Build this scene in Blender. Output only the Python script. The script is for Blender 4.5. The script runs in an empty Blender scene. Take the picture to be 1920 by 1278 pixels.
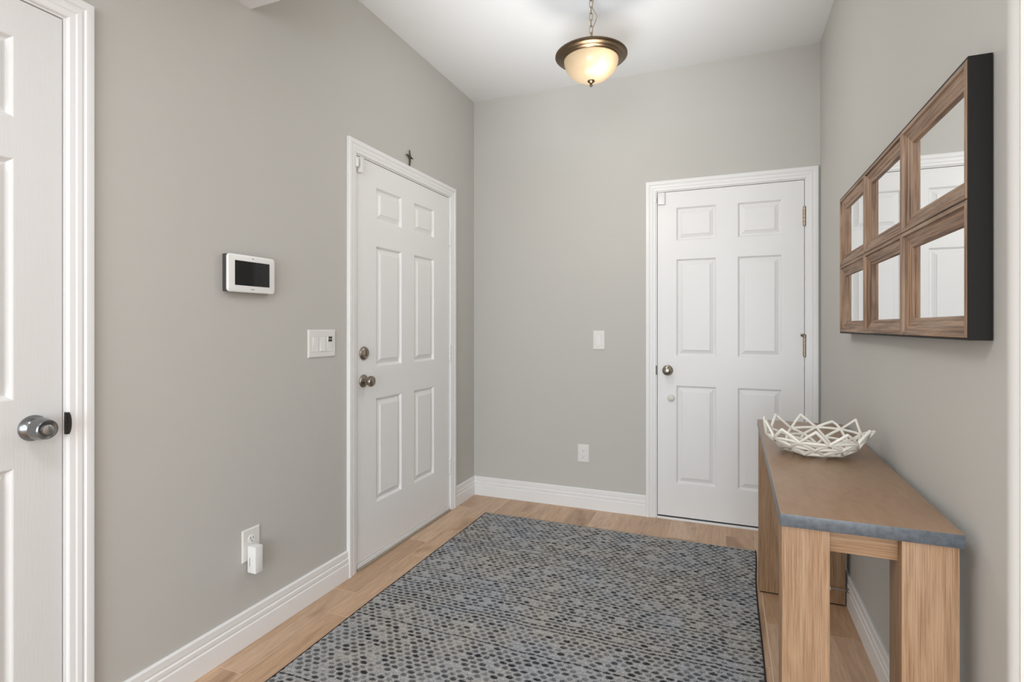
import bpy, bmesh, math, random
import numpy as np
from mathutils import Vector, Matrix
R = math.radians
random.seed(7)
rng = np.random.default_rng(7)
scene = bpy.context.scene
COL = scene.collection

# ------------------------------------------------------------------ camera, world, lights, exposure
W, H = 2.170, 2.800            # foyer width and ceiling height
HALL_H = 2.405                 # dropped ceiling over the hall behind the camera
Y_DROP, Y_END, Y_REAR, X_HALL = -1.94, -2.19, -7.0, 5.2
cam_d = bpy.data.cameras.new('camera')
cam = bpy.data.objects.new('camera', cam_d)
COL.objects.link(cam)
cam.location = (1.6816, -3.4604, 1.1956)
cam.rotation_euler = (R(90), 0, 0.3816)
cam_d.sensor_width = 36.0
cam_d.lens = 1005.04 / 1920 * 36.0
cam_d.shift_y = -(639 - 612.18) / 1920
cam_d.clip_start = 0.02
scene.camera = cam

vs = scene.view_settings
vs.view_transform = 'Standard'
vs.look = 'None'
vs.gamma = 1.0
vs.use_curve_mapping = False
vs.exposure = 0.16
world = bpy.data.worlds.new('daylight')
scene.world = world
world.use_nodes = True
wb = world.node_tree.nodes['Background']
wb.inputs[0].default_value = (0.82, 0.90, 1.0, 1)
wb.inputs[1].default_value = 1.0

def area(name, loc, rot, sx, sy, power, color=(1, 1, 1), spread=180):
    d = bpy.data.lights.new(name, 'AREA')
    d.shape = 'RECTANGLE'; d.size = sx; d.size_y = sy; d.energy = power; d.color = color
    d.spread = R(spread)
    o = bpy.data.objects.new(name, d); COL.objects.link(o)
    o.location = loc; o.rotation_euler = rot
    return o
# unseen fill lights added in the hall, at the rear and under the ceiling
area('rear_fill', (1.8, Y_REAR + 0.10, 1.2), (R(90), 0, 0), 2.7, 2.1, 112, (0.87, 0.945, 1.0))
for i, (x, y) in enumerate([(1.05, -3.35), (3.4, -4.6), (1.2, -5.6), (3.4, -6.0)]):
    area('hall_ceiling_fill', (x, y, HALL_H - 0.012), (0, 0, 0), 0.5, 0.5, 10.5 if i == 0 else 15, (0.96, 0.97, 1.0))

# the photographer's flash beside the camera, bounced off the foyer ceiling
fl = bpy.data.lights.new('bounce_flash', 'SPOT'); fl.energy = 310; fl.spot_size = R(46); fl.spot_blend = 1.0; fl.shadow_soft_size = 0.40; fl.color = (0.86, 0.94, 1.0)
flo = bpy.data.objects.new('bounce_flash', fl); COL.objects.link(flo); flo.location = (1.35, -3.20, 0.95)
flo.rotation_euler = (Vector((1.06, -1.36, H)) - flo.location).to_track_quat('-Z', 'Y').to_euler()

# ------------------------------------------------------------------ helpers
class MB:
    """collects polygons (with optional uv and material slot) and links them as one mesh object"""
    def __init__(s): s.v = []; s.f = []; s.m = []; s.uv = []
    def poly(s, pts, m=0, uv=None):
        b = len(s.v); s.v += [tuple(p) for p in pts]
        s.f.append(tuple(range(b, b + len(pts)))); s.m.append(m)
        s.uv.append(uv if uv else [(0, 0)] * len(pts))
    def grid(s, rows, m=0, closed=False, uvs=None):
        """rows: list of equal-length point lists, skinned with shared vertices"""
        b = len(s.v); n = len(rows[0])
        for r in rows: s.v += [tuple(p) for p in r]
        for i in range(len(rows) - 1):
            for j in range(n if closed else n - 1):
                k = (j + 1) % n
                s.f.append((b + i*n + j, b + i*n + k, b + (i+1)*n + k, b + (i+1)*n + j)); s.m.append(m)
                s.uv.append([uvs[i][j], uvs[i][k], uvs[i+1][k], uvs[i+1][j]] if uvs else [(0, 0)] * 4)
        return b
    def cap(s, idx, m=0): s.f.append(tuple(idx)); s.m.append(m); s.uv.append([(0, 0)] * len(idx))
    def box(s, x0, x1, y0, y1, z0, z1, m=0, grain=2, ch=0.0):
        """box with optional chamfered edges; uv.x runs along the grain axis in metres"""
        lo = (min(x0, x1), min(y0, y1), min(z0, z1)); hi = (max(x0, x1), max(y0, y1), max(z0, z1))
        if ch > 0:
            bm = bmesh.new()
            bmesh.ops.create_cube(bm, size=1)
            for v in bm.verts:
                v.co = Vector([lo[i] + (v.co[i] + .5) * (hi[i] - lo[i]) for i in range(3)])
            bmesh.ops.bevel(bm, geom=list(bm.edges), offset=ch, segments=2, profile=0.6, affect='EDGES')
            b = len(s.v); bm.verts.ensure_lookup_table()
            s.v += [tuple(v.co) for v in bm.verts]
            for f in bm.faces:
                s.f.append(tuple(b + v.index for v in f.verts)); s.m.append(m)
                n = f.normal; ax = max(range(3), key=lambda i: abs(n[i]))
                o = [a for a in range(3) if a != ax]
                ua = grain if grain in o else o[0]; va = [a for a in o if a != ua][0]
                s.uv.append([(v.co[ua], v.co[va] + ax * .37) for v in f.verts])
            bm.free(); return
        P = lambda i, j, k: ((lo[0], hi[0])[i], (lo[1], hi[1])[j], (lo[2], hi[2])[k])
        for ax, q in ((0, [(0,0,0),(0,0,1),(0,1,1),(0,1,0)]), (0, [(1,0,0),(1,1,0),(1,1,1),(1,0,1)]),
                      (1, [(0,0,0),(1,0,0),(1,0,1),(0,0,1)]), (1, [(0,1,0),(0,1,1),(1,1,1),(1,1,0)]),
                      (2, [(0,0,0),(0,1,0),(1,1,0),(1,0,0)]), (2, [(0,0,1),(1,0,1),(1,1,1),(0,1,1)])):
            pts = [P(*c) for c in q]; o = [a for a in range(3) if a != ax]
            ua = grain if grain in o else o[0]; va = [a for a in o if a != ua][0]
            s.poly(pts, m, [(p[ua], p[va] + ax * .37) for p in pts])
    def lathe(s, prof, base, axis, m=0, seg=24, cap0=True, cap1=True):
        """prof: list of (radius, distance along axis)"""
        ax = Vector(axis).normalized(); t = ax.orthogonal().normalized(); u = ax.cross(t); B = Vector(base)
        rows = []
        for r, d in prof:
            rows.append([B + ax*d + (t*math.cos(2*math.pi*k/seg) + u*math.sin(2*math.pi*k/seg)) * r for k in range(seg)])
        b = s.grid(rows, m, closed=True)
        if cap0: s.cap([b + k for k in range(seg)][::-1], m)
        if cap1: s.cap([b + (len(prof)-1)*seg + k for k in range(seg)], m)
    def tube(s, path, r, seg=8, m=0, closed=False, caps=True):
        P = [Vector(p) for p in path]; n = len(P); rows = []; t0 = None
        for i in range(n):
            a = P[(i-1) % n] if (closed or i > 0) else P[i]; c = P[(i+1) % n] if (closed or i < n-1) else P[i]
            d = (c - a).normalized()
            if t0 is None: t0 = d.orthogonal().normalized()
            t0 = (t0 - d * t0.dot(d)).normalized(); u = d.cross(t0)
            rr = r[i] if isinstance(r, (list, tuple)) else r
            rows.append([P[i] + (t0*math.cos(2*math.pi*k/seg) + u*math.sin(2*math.pi*k/seg)) * rr for k in range(seg)])
        if closed: rows.append(rows[0])
        b = s.grid(rows, m, closed=True)
        if caps and not closed:
            s.cap([b + k for k in range(seg)][::-1], m); s.cap([b + (n-1)*seg + k for k in range(seg)], m)
    def build(s, name, mats, parent=None, origin=(0, 0, 0), smooth=False, weld=False, angle=40):
        o0 = Vector(origin)
        me = bpy.data.meshes.new(name)
        me.from_pydata([Vector(v) - o0 for v in s.v], [], s.f)
        mats = mats if isinstance(mats, (list, tuple)) else [mats]
        for mm in mats: me.materials.append(mm)
        me.polygons.foreach_set('material_index', s.m)
        uvl = me.uv_layers.new(name='UVMap')
        flat = [c for poly in s.uv for uv in poly for c in uv]
        uvl.data.foreach_set('uv', flat)
        if weld or smooth:
            bm = bmesh.new(); bm.from_mesh(me)
            if weld: bmesh.ops.remove_doubles(bm, verts=bm.verts, dist=1e-5)
            bmesh.ops.recalc_face_normals(bm, faces=bm.faces)
            bm.to_mesh(me); bm.free()
        if smooth:
            me.polygons.foreach_set('use_smooth', [True] * len(me.polygons))
            me.set_sharp_from_angle(angle=R(angle))
        ob = bpy.data.objects.new(name, me); COL.objects.link(ob)
        if parent: ob.parent = parent
        else: ob.location = o0
        return ob

def tag(o, label=None, cat=None, group=None, kind=None):
    if label: o['label'] = label
    if cat: o['category'] = cat
    if group: o['group'] = group
    if kind: o['kind'] = kind
    return o
def thing(name, label, cat, loc=(0, 0, 0), group=None, kind=None):
    o = bpy.data.objects.new(name, None); COL.objects.link(o); o.location = loc
    o.empty_display_size = 0.05
    return tag(o, label, cat, group, kind)
def struct(o, label, cat): return tag(o, label, cat, None, 'structure')

# ------------------------------------------------------------------ materials
def srgb(r, g, b):
    f = lambda c: (c/255/12.92) if c/255 <= 0.04045 else ((c/255 + 0.055)/1.055)**2.4
    return (f(r), f(g), f(b), 1)
class NT:
    def __init__(s, name):
        s.mat = bpy.data.materials.new(name); s.mat.use_nodes = True
        s.nt = s.mat.node_tree; s.b = s.nt.nodes['Principled BSDF']; s.out = s.nt.nodes['Material Output']
    def n(s, t, **kw):
        nd = s.nt.nodes.new(t)
        for k, v in kw.items(): setattr(nd, k, v)
        return nd
    def l(s, a, b): s.nt.links.new(a, b)
    def set(s, **kw):
        for k, v in kw.items(): s.b.inputs[k.replace('_', ' ')].default_value = v
    def coords(s, kind='Object', scale=(1, 1, 1), rand=0.0):
        tc = s.n('ShaderNodeTexCoord'); mp = s.n('ShaderNodeMapping'); mp.inputs['Scale'].default_value = scale
        src = tc.outputs[kind]
        if rand:
            oi = s.n('ShaderNodeObjectInfo'); mu = s.n('ShaderNodeVectorMath', operation='SCALE')
            cb = s.n('ShaderNodeCombineXYZ'); 
            s.l(oi.outputs['Random'], cb.inputs[0]); s.l(oi.outputs['Random'], cb.inputs[1]); s.l(oi.outputs['Random'], cb.inputs[2])
            s.l(cb.outputs[0], mu.inputs[0]); mu.inputs['Scale'].default_value = rand
            ad = s.n('ShaderNodeVectorMath', operation='ADD'); s.l(src, ad.inputs[0]); s.l(mu.outputs[0], ad.inputs[1]); src = ad.outputs[0]
        s.l(src, mp.inputs['Vector']); return mp.outputs[0]
    def noise(s, vec, scale, detail=3, rough=0.55, dist=0.0):
        nd = s.n('ShaderNodeTexNoise'); s.l(vec, nd.inputs['Vector'])
        nd.inputs['Scale'].default_value = scale; nd.inputs['Detail'].default_value = detail
        nd.inputs['Roughness'].default_value = rough; nd.inputs['Distortion'].default_value = dist
        return nd.outputs['Fac']
    def ramp(s, fac, stops):
        nd = s.n('ShaderNodeValToRGB'); s.l(fac, nd.inputs[0]); e = nd.color_ramp.elements
        while len(e) > 1: e.remove(e[-1])
        e[0].position, e[0].color = stops[0]
        for p, c in stops[1:]:
            k = e.new(p); k.color = c
        return nd.outputs[0]
    def mix(s, fac, a, b, mode='MIX'):
        nd = s.n('ShaderNodeMix', data_type='RGBA', blend_type=mode)
        for val, sock in ((fac, nd.inputs[0]), (a, nd.inputs[6]), (b, nd.inputs[7])):
            if hasattr(val, 'is_output'): s.l(val, sock)
            else: sock.default_value = val
        return nd.outputs[2]
    def bump(s, h, strength, dist=0.002):
        nd = s.n('ShaderNodeBump'); s.l(h, nd.inputs['Height']); nd.inputs['Strength'].default_value = strength
        nd.inputs['Distance'].default_value = dist; s.l(nd.outputs[0], s.b.inputs['Normal'])
M = {}
def paint(name, col, rough=0.6, peel=0.0, scale=160, grain=False, spec=0.4, mottle=0.03):
    k = NT(name); k.set(Roughness=rough); k.b.inputs['Specular IOR Level'].default_value = spec
    v = k.coords('Object')
    n = k.noise(v, 2.2, 3)
    dk = tuple(c * (1 - mottle) for c in col[:3]) + (1,)
    k.l(k.mix(n, dk, col), k.b.inputs['Base Color'])
    if peel:
        vv = k.coords('Object', (1, 1, 0.05)) if grain else v
        k.bump(k.noise(vv, scale, 2), peel, 0.002)
    M[name] = k.mat
    return k.mat
paint('wall_paint', (0.560, 0.548, 0.516, 1), 0.75, 0.10, 140)
paint('wall_white', (0.80, 0.785, 0.75, 1), 0.7, 0.55, 110)
paint('ceiling_paint', (0.80, 0.80, 0.80, 1), 0.85, 0.18, 60)
paint('trim_white', (0.86, 0.86, 0.86, 1), 0.35)
paint('door_white', (0.86, 0.86, 0.86, 1), 0.4)
paint('door_grain', (0.77, 0.77, 0.765, 1), 0.42, 0.14, 260, grain=True)
paint('plastic_white', (0.80, 0.79, 0.76, 1), 0.35)
paint('plastic_bright', (0.84, 0.84, 0.83, 1), 0.3)
paint('plastic_grey', (0.30, 0.30, 0.30, 1), 0.4)
paint('plastic_shell', (0.06, 0.06, 0.06, 1), 0.5)
paint('plastic_dark', (0.045, 0.045, 0.05, 1), 0.4)
paint('rubber_white', (0.76, 0.74, 0.68, 1), 0.6)
paint('black_paint', (0.008, 0.007, 0.006, 1), 0.55, 0.1, 60, spec=0.2)
paint('ceramic', (0.86, 0.83, 0.76, 1), 0.22, 0.05, 90, mottle=0.06)
paint('twig_brown', (0.085, 0.075, 0.05, 1), 0.8)
paint('grout', srgb(226, 204, 180), 0.9)
paint('void', (0.02, 0.02, 0.02, 1), 0.9)
def metal(name, col, rough=0.28, mott=0.15):
    k = NT(name); k.set(Metallic=1.0, Roughness=rough)
    n = k.noise(k.coords('Object'), 45, 3)
    k.l(k.mix(n, tuple(c*(1-mott) for c in col[:3])+(1,), col), k.b.inputs['Base Color']); M[name] = k.mat
metal('satin_nickel', (0.25, 0.26, 0.27, 1), 0.2)
metal('aged_nickel', (0.34, 0.30, 0.25, 1), 0.27)
metal('hinge_brass', (0.46, 0.38, 0.29, 1), 0.40)
metal('bronze', (0.19, 0.135, 0.085, 1), 0.3, 0.35)
metal('bronze_light', (0.50, 0.38, 0.24, 1), 0.3)
metal('dark_metal', (0.08, 0.08, 0.08, 1), 0.35)
paint('sill_shade', srgb(160, 148, 132), 0.5)
metal('steel', (0.55, 0.55, 0.55, 1), 0.3)

def screen():
    k = NT('screen'); k.set(Roughness=0.06); k.b.inputs['Base Color'].default_value = (0.008, 0.008, 0.009, 1); M['screen'] = k.mat
screen()
def mirror_glass():
    k = NT('mirror_glass'); k.set(Metallic=1.0, Roughness=0.0); k.b.inputs['Base Color'].default_value = (0.93, 0.94, 0.94, 1); M['mirror_glass'] = k.mat
mirror_glass()
def window_glass():
    k = NT('window_glass'); k.set(Roughness=0.0, IOR=1.45, Transmission_Weight=1.0); M['window_glass'] = k.mat
window_glass()
def plank():
    k = NT('wood_tile'); k.set(Roughness=0.42)
    v = k.coords('Object', (1, 0.085, 1), rand=37.0)
    v2 = k.coords('Object', (1, 0.35, 1), rand=91.0)
    oi = k.n('ShaderNodeObjectInfo')
    tone = k.ramp(oi.outputs['Random'], [(0, srgb(218, 184, 153)), (0.35, srgb(202, 167, 135)), (0.65, srgb(225, 195, 167)), (1, srgb(192, 157, 126))])
    fine = k.noise(v, 120, 4, 0.65)
    band = k.noise(v, 22, 3, 0.55, 0.8)
    knot = k.ramp(k.noise(v2, 7, 2, 0.5, 0.6), [(0.0, (0, 0, 0, 1)), (0.57, (0, 0, 0, 1)), (0.72, (1, 1, 1, 1))])
    c = k.mix(k.ramp(fine, [(0.35, (0, 0, 0, 1)), (0.65, (1, 1, 1, 1))]), k.mix(1.0, tone, (0.80, 0.78, 0.76, 1), 'MULTIPLY'), tone)
    c = k.mix(k.ramp(band, [(0.38, (0, 0, 0, 1)), (0.68, (0.75, 0.75, 0.75, 1))]), c, k.mix(1.0, c, (0.78, 0.73, 0.69, 1), 'MULTIPLY'))
    m = k.n('ShaderNodeMath', operation='MULTIPLY'); k.l(knot, m.inputs[0]); m.inputs[1].default_value = 0.62
    c = k.mix(m.outputs[0], c, srgb(140, 104, 76))
    k.l(c, k.b.inputs['Base Color']); k.bump(fine, 0.12, 0.001); M['wood_tile'] = k.mat
plank()
def wood(name, light, dark, pale, rough=0.55, fine_scale=260, bump=0.35, pale_amt=0.5):
    """grain runs along uv.x (metres)"""
    k = NT(name); k.set(Roughness=rough)
    v = k.coords('UV', (0.016, 1, 1), rand=13.0)
    v2 = k.coords('UV', (0.10, 1, 1), rand=29.0)
    fine = k.noise(v, fine_scale, 4, 0.7)
    band = k.noise(v2, 26, 3, 0.6, 1.2)
    blot = k.noise(v2, 9, 2)
    c = k.mix(k.ramp(fine, [(0.36, (0, 0, 0, 1)), (0.62, (1, 1, 1, 1))]), dark, light)
    c = k.mix(k.ramp(band, [(0.42, (0, 0, 0, 1)), (0.72, (pale_amt,)*3 + (1,))]), c, pale)
    c = k.mix(k.ramp(blot, [(0.45, (0, 0, 0, 1)), (0.75, (0.5, 0.5, 0.5, 1))]), c, k.mix(1.0, c, (0.74, 0.66, 0.58, 1), 'MULTIPLY'))
    k.l(c, k.b.inputs['Base Color']); k.bump(fine, bump, 0.0015); M[name] = k.mat
wood('console_wood', srgb(170, 137, 104), srgb(128, 95, 67), srgb(188, 162, 132), fine_scale=400)
wood('frame_wood', srgb(168, 134, 106), srgb(78, 55, 40), srgb(198, 174, 152), fine_scale=170, bump=0.8)
def slab():
    k = NT('slab_top'); k.set(Roughness=0.34)
    v = k.coords('Object', (1, 0.35, 1)); n = k.noise(v, 5, 3, 0.6, 0.4); f = k.noise(v, 60, 3)
    c = k.ramp(n, [(0.3, srgb(146, 116, 91)), (0.7, srgb(164, 136, 111))])
    c = k.mix(k.ramp(f, [(0.4, (0, 0, 0, 1)), (0.7, (0.25,)*3 + (1,))]), c, srgb(126, 96, 72))
    k.l(c, k.b.inputs['Base Color']); M['slab_top'] = k.mat
    k = NT('slab_edge'); k.set(Roughness=0.34)
    n = k.noise(k.coords('Object'), 70, 4, 0.6)
    k.l(k.ramp(n, [(0.3, srgb(68, 75, 83)), (0.7, srgb(94, 102, 110))]), k.b.inputs['Base Color']); k.bump(n, 0.2, 0.001); M['slab_edge'] = k.mat
slab()
def rug_mat():
    k = NT('rug_weave'); k.set(Roughness=0.95); k.b.inputs['Specular IOR Level'].default_value = 0.1
    at = k.n('ShaderNodeAttribute', attribute_name='yarn')
    sep = k.n('ShaderNodeSeparateColor'); k.l(at.outputs['Color'], sep.inputs[0])
    v = k.coords('Object', (1, 1.6, 1))
    sp = k.noise(v, 330, 2, 0.7)
    grey = k.ramp(sp, [(0.30, srgb(62, 62, 64)), (0.42, srgb(140, 140, 139)), (0.56, srgb(192, 191, 188)), (0.70, srgb(236, 234, 230))])
    lf = k.noise(k.coords('Object'), 2.6, 2)
    tint = k.ramp(lf, [(0.38, (1.02, 1.0, 0.96, 1)), (0.62, (0.93, 0.97, 1.05, 1))])  # broad warm and blue drift painted in for window reflections
    grey = k.mix(1.0, grey, tint, 'MULTIPLY')
    dark = k.mix(k.ramp(sp, [(0.4, (0, 0, 0, 1)), (0.7, (1, 1, 1, 1))]), srgb(15, 17, 21), srgb(50, 53, 58))
    c = k.mix(sep.outputs[0], grey, dark)
    c = k.mix(sep.outputs[1], c, k.mix(1.0, c, (0.62, 0.62, 0.64, 1), 'MULTIPLY'))
    k.l(c, k.b.inputs['Base Color']); k.bump(sp, 0.6, 0.002); M['rug_weave'] = k.mat
rug_mat()
paint('rug_binding', (0.045, 0.028, 0.030, 1), 0.9, 0.6, 400, mottle=0.5)
paint('rug_fringe', srgb(205, 180, 150), 0.95)
def lamp_glass():
    k = NT('lamp_glass'); nt = k.nt
    tr = k.n('ShaderNodeBsdfTranslucent'); tr.inputs[0].default_value = (0.80, 0.72, 0.60, 1)
    k.set(Roughness=0.25); k.b.inputs['Base Color'].default_value = (0.88, 0.80, 0.66, 1)
    k.b.inputs['Emission Color'].default_value = (1.0, 0.86, 0.68, 1); k.b.inputs['Emission Strength'].default_value = 0.22
    v = k.coords('Object'); n = k.noise(v, 8, 3, 0.6, 1.5)
    k.l(k.ramp(n, [(0.3, (0.24, 0.20, 0.145, 1)), (0.7, (0.32, 0.28, 0.22, 1))]), k.b.inputs['Base Color'])
    mx = k.n('ShaderNodeMixShader'); mx.inputs[0].default_value = 0.55
    k.l(k.b.outputs[0], mx.inputs[1]); k.l(tr.outputs[0], mx.inputs[2]); k.l(mx.outputs[0], k.out.inputs[0])
    M['lamp_glass'] = k.mat
lamp_glass()
def bulb_mat():
    k = NT('bulb_glow'); k.b.inputs['Emission Color'].default_value = (1.0, 0.86, 0.66, 1); k.b.inputs['Emission Strength'].default_value = 24.0
    M['bulb_glow'] = k.mat
bulb_mat()

# ------------------------------------------------------------------ setting: walls, ceilings, floor
T = 0.12
LEFT = lambda a, h, z: (h, a, z)            # a along the wall, h out of it into the room
BACK = lambda a, h, z: (a, -h, z)
RIGHT = lambda a, h, z: (W - h, a, z)
# door openings: leaf extents a0..a1, leaf bottom and top
D_CLOSET = (-3.320, -2.560, 0.012, 2.033)
D_ENTRY = (-1.313, -0.371, 0.030, 2.033)
D_BACK = (1.277, 2.090, 0.020, 2.033)
GAP = 0.003; JT = 0.018
def opening(d): return d[0] - GAP - JT, d[1] + GAP + JT, d[3] + GAP + JT
def wall_with(mb, F, a0, a1, z1, holes):
    cur = a0
    def blk(p, q, z0, z):
        A = F(p, 0, z0); B = F(q, -T, z); mb.box(A[0], B[0], A[1], B[1], A[2], B[2])
    for h0, h1, ht in sorted(holes):
        blk(cur, h0, 0, z1); blk(h0, h1, ht, z1); cur = h1
    blk(cur, a1, 0, z1)
mb = MB(); wall_with(mb, LEFT, Y_REAR, T, H + 0.1, [opening(D_CLOSET), opening(D_ENTRY)])
struct(mb.build('wall_left', M['wall_paint']), 'greige wall on the left holding two white doors', 'wall')
mb = MB(); wall_with(mb, BACK, 0.0, W + T, H + 0.1, [opening(D_BACK)])
struct(mb.build('wall_back', M['wall_paint']), 'greige wall at the far end with one white door', 'wall')
mb = MB()
rr = 0.014; pts = []                              # right wall with a rounded (bullnose) outside corner
for k in range(7):
    a = R(180 + 15 * k); pts.append((W + rr + rr*math.cos(a), Y_END + rr + rr*math.sin(a)))
outline = [(W, 0.0)] + pts + [(W + T, Y_END), (W + T, 0.0)]
for (x0, y0), (x1, y1) in zip(outline, outline[1:] + outline[:1]):
    mb.poly([(x0, y0, 0), (x1, y1, 0), (x1, y1, H + 0.1), (x0, y0, H + 0.1)])
struct(mb.build('wall_right', M['wall_paint'], smooth=True, weld=True), 'greige wall on the right behind the console table', 'wall')
mb = MB(); mb.box(W + rr, X_HALL, Y_END, Y_END - 0.004, 0, HALL_H)
struct(mb.build('wall_front', M['wall_white']), 'white textured wall face turning away at the right edge', 'wall')
mb = MB(); mb.box(X_HALL, X_HALL + T, Y_REAR, Y_END, 0, HALL_H + 0.1)
struct(mb.build('wall_hall_side', M['wall_paint']), 'greige side wall of the hall behind the viewer', 'wall')
mb = MB(); wx0, wx1, wz1 = 0.40, 3.20, 2.28
mb.box(-T, wx0, Y_REAR - T, Y_REAR, 0, HALL_H + .1); mb.box(wx1, X_HALL + T, Y_REAR - T, Y_REAR, 0, HALL_H + .1); mb.box(wx0, wx1, Y_REAR - T, Y_REAR, wz1, HALL_H + .1)
struct(mb.build('wall_rear', M['wall_paint']), 'greige rear wall of the hall with added glass doors', 'wall')
win = thing('added_window', 'added white framed glass doors, unseen at the rear of the hall', 'window', (wx0, Y_REAR - 0.06, 0), kind='structure')  # unseen glass doors added to go with the rear fill light
mb = MB(); o = win.location
for x in np.linspace(wx0, wx1, 5): mb.box(max(wx0, x - .03), min(wx1, x + .03), Y_REAR - .085, Y_REAR - .035, 0, wz1)
mb.box(wx0, wx1, Y_REAR - .083, Y_REAR - .037, 0, .06); mb.box(wx0, wx1, Y_REAR - .083, Y_REAR - .037, wz1 - .06, wz1)
mb.build('window_frame', M['trim_white'], win, o)
xs = np.linspace(wx0, wx1, 5)
for a, b in zip(xs[:-1], xs[1:]):
    mb = MB(); mb.box(a + .03, b - .03, Y_REAR - .062, Y_REAR - .058, .06, wz1 - .06); mb.build('pane', M['window_glass'], win, o)

mb = MB(); mb.box(-T, W + T, Y_DROP, T, H, H + 0.1)
struct(mb.build('ceiling', M['ceiling_paint']), 'white ceiling above the foyer with the pendant lamp', 'ceiling')
mb = MB(); mb.box(0, W + .0, Y_DROP - .1, Y_DROP, HALL_H, H + .1)
struct(mb.build('trim_4', M['wall_paint']), 'greige drop face between foyer ceiling and hall ceiling', 'bulkhead')
mb = MB(); mb.box(0, W, Y_END, Y_DROP - 0.0005, HALL_H - .004, HALL_H); mb.box(0, X_HALL, Y_REAR, Y_END, HALL_H - .004, HALL_H + .1)
struct(mb.build('ceiling', M['ceiling_paint']), 'lower white ceiling over the hall, just in view at the top left', 'ceiling')

# floor: a grout bed with wood-look tile planks laid on it, each one an object
mb = MB(); mb.box(-T, X_HALL + T, Y_REAR - T, T, -0.06, -0.0015)
floor = struct(mb.build('floor', M['grout']), 'wood-look tile plank floor of the foyer', 'floor')
PW, PL, GR, TH = 0.1541, 0.610, 0.0032, 0.010
cache = {}
def plank_obj(x0, x1, y0, y1):
    key = (round(x1 - x0, 4), round(y1 - y0, 4))
    if key not in cache:
        m_ = MB(); m_.box(0, key[0], 0, key[1], -TH, 0, ch=0.0012)
        ob = m_.build('plank', M['wood_tile'], floor); cache[key] = ob.data
    else:
        ob = bpy.data.objects.new('plank', cache[key]); COL.objects.link(ob); ob.parent = floor
    ob.location = (x0, y0, random.uniform(-0.0003, 0.0003))
offs = {-1: -0.06, 0: -0.265, 1: -0.445, 2: -0.02, 3: -0.22, 4: -0.43, 5: -0.05, 6: -0.27, 7: -0.48, 8: -0.10, 9: -0.30, 10: -0.52, 11: -0.16, 12: -0.462, 13: -0.24}
for c in range(-1, 14):
    xa, xb = 0.13 + (c - 1) * PW + GR, 0.13 + c * PW
    xa, xb = max(xa, 0.002), min(xb, W - 0.002)
    if c == 12: xb = W - 0.002
    if c == 13: continue
    if xb - xa < 0.01: continue
    y = offs[c] + PL
    while y > -4.0:
        ya, yb = y - PL + GR, min(y, -0.002)
        if yb - ya > 0.02: plank_obj(xa, xb, ya, yb)
        y -= PL
mb = MB()                                          # farther hall planks, never in view, joined
yend = {}
for c in range(-1, 34):
    xa, xb = max(0.13 + (c - 1) * PW + GR, 0.002), min(0.13 + c * PW, X_HALL - .002)
    if xb - xa < .01: continue
    o_ = offs[(c % 14)] if c >= 0 else offs[-1]
    y = o_ + PL
    while y - PL + GR > -4.0 and c < 14: y -= PL
    while c >= 14 and y > Y_END - .004: y -= PL
    while y > Y_REAR:
        mb.box(xa, xb, max(y - PL + GR, Y_REAR + .002), y, -TH, 0); y -= PL
tag(mb.build('plank_field', M['wood_tile'], floor), kind='stuff')

# baseboards (mitred profile: distance out of the wall, height)
BBP = [(0, 0), (.014, 0), (.014, .070), (.0105, .074), (.0105, .078), (.0125, .081), (.0125, .094), (.0085, .098), (.0085, .101), (.0100, .105), (.0100, .126), (.0060, .131), (0, .131)]
def baseboard(F, a0, a1, name, label, m0=0, m1=0):
    """m0/m1 = +1 when the end is mitred back by the profile depth (inside corner)"""
    mb = MB()
    r0 = [F(a0 + m0 * h, h, z) for h, z in BBP]; r1 = [F(a1 - m1 * h, h, z) for h, z in BBP]
    b = mb.grid([r0, r1]); n = len(BBP); mb.cap(range(b, b + n)); mb.cap(list(range(b + n, b + 2*n))[::-1])
    return struct(mb.build(name, M['trim_white'], weld=True, smooth=True, angle=20), label, 'baseboard')
CW, CT = 0.062, 0.018           # casing width and thickness
RV = 0.006                      # reveal on the jamb
def casing_span(d): return d[0] - GAP - RV - CW, d[1] + GAP + RV + CW
c0, c1 = casing_span(D_CLOSET); e0, e1 = casing_span(D_ENTRY); b0, b1 = casing_span(D_BACK)
baseboard(LEFT, c1, e0, 'baseboard_left', 'white baseboard between the two doors of the left wall')
baseboard(LEFT, e1, 0.0, 'baseboard_left', 'short white baseboard left of the far corner', 0, 1)
baseboard(LEFT, Y_REAR, c0, 'baseboard_left', 'white baseboard left of the near closet door')
baseboard(BACK, 0.0, b0, 'baseboard_back', 'white baseboard along the far wall up to the door', 1, 0)
baseboard(RIGHT, Y_END + rr, -0.002, 'baseboard_right', 'white baseboard behind the console table')

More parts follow.
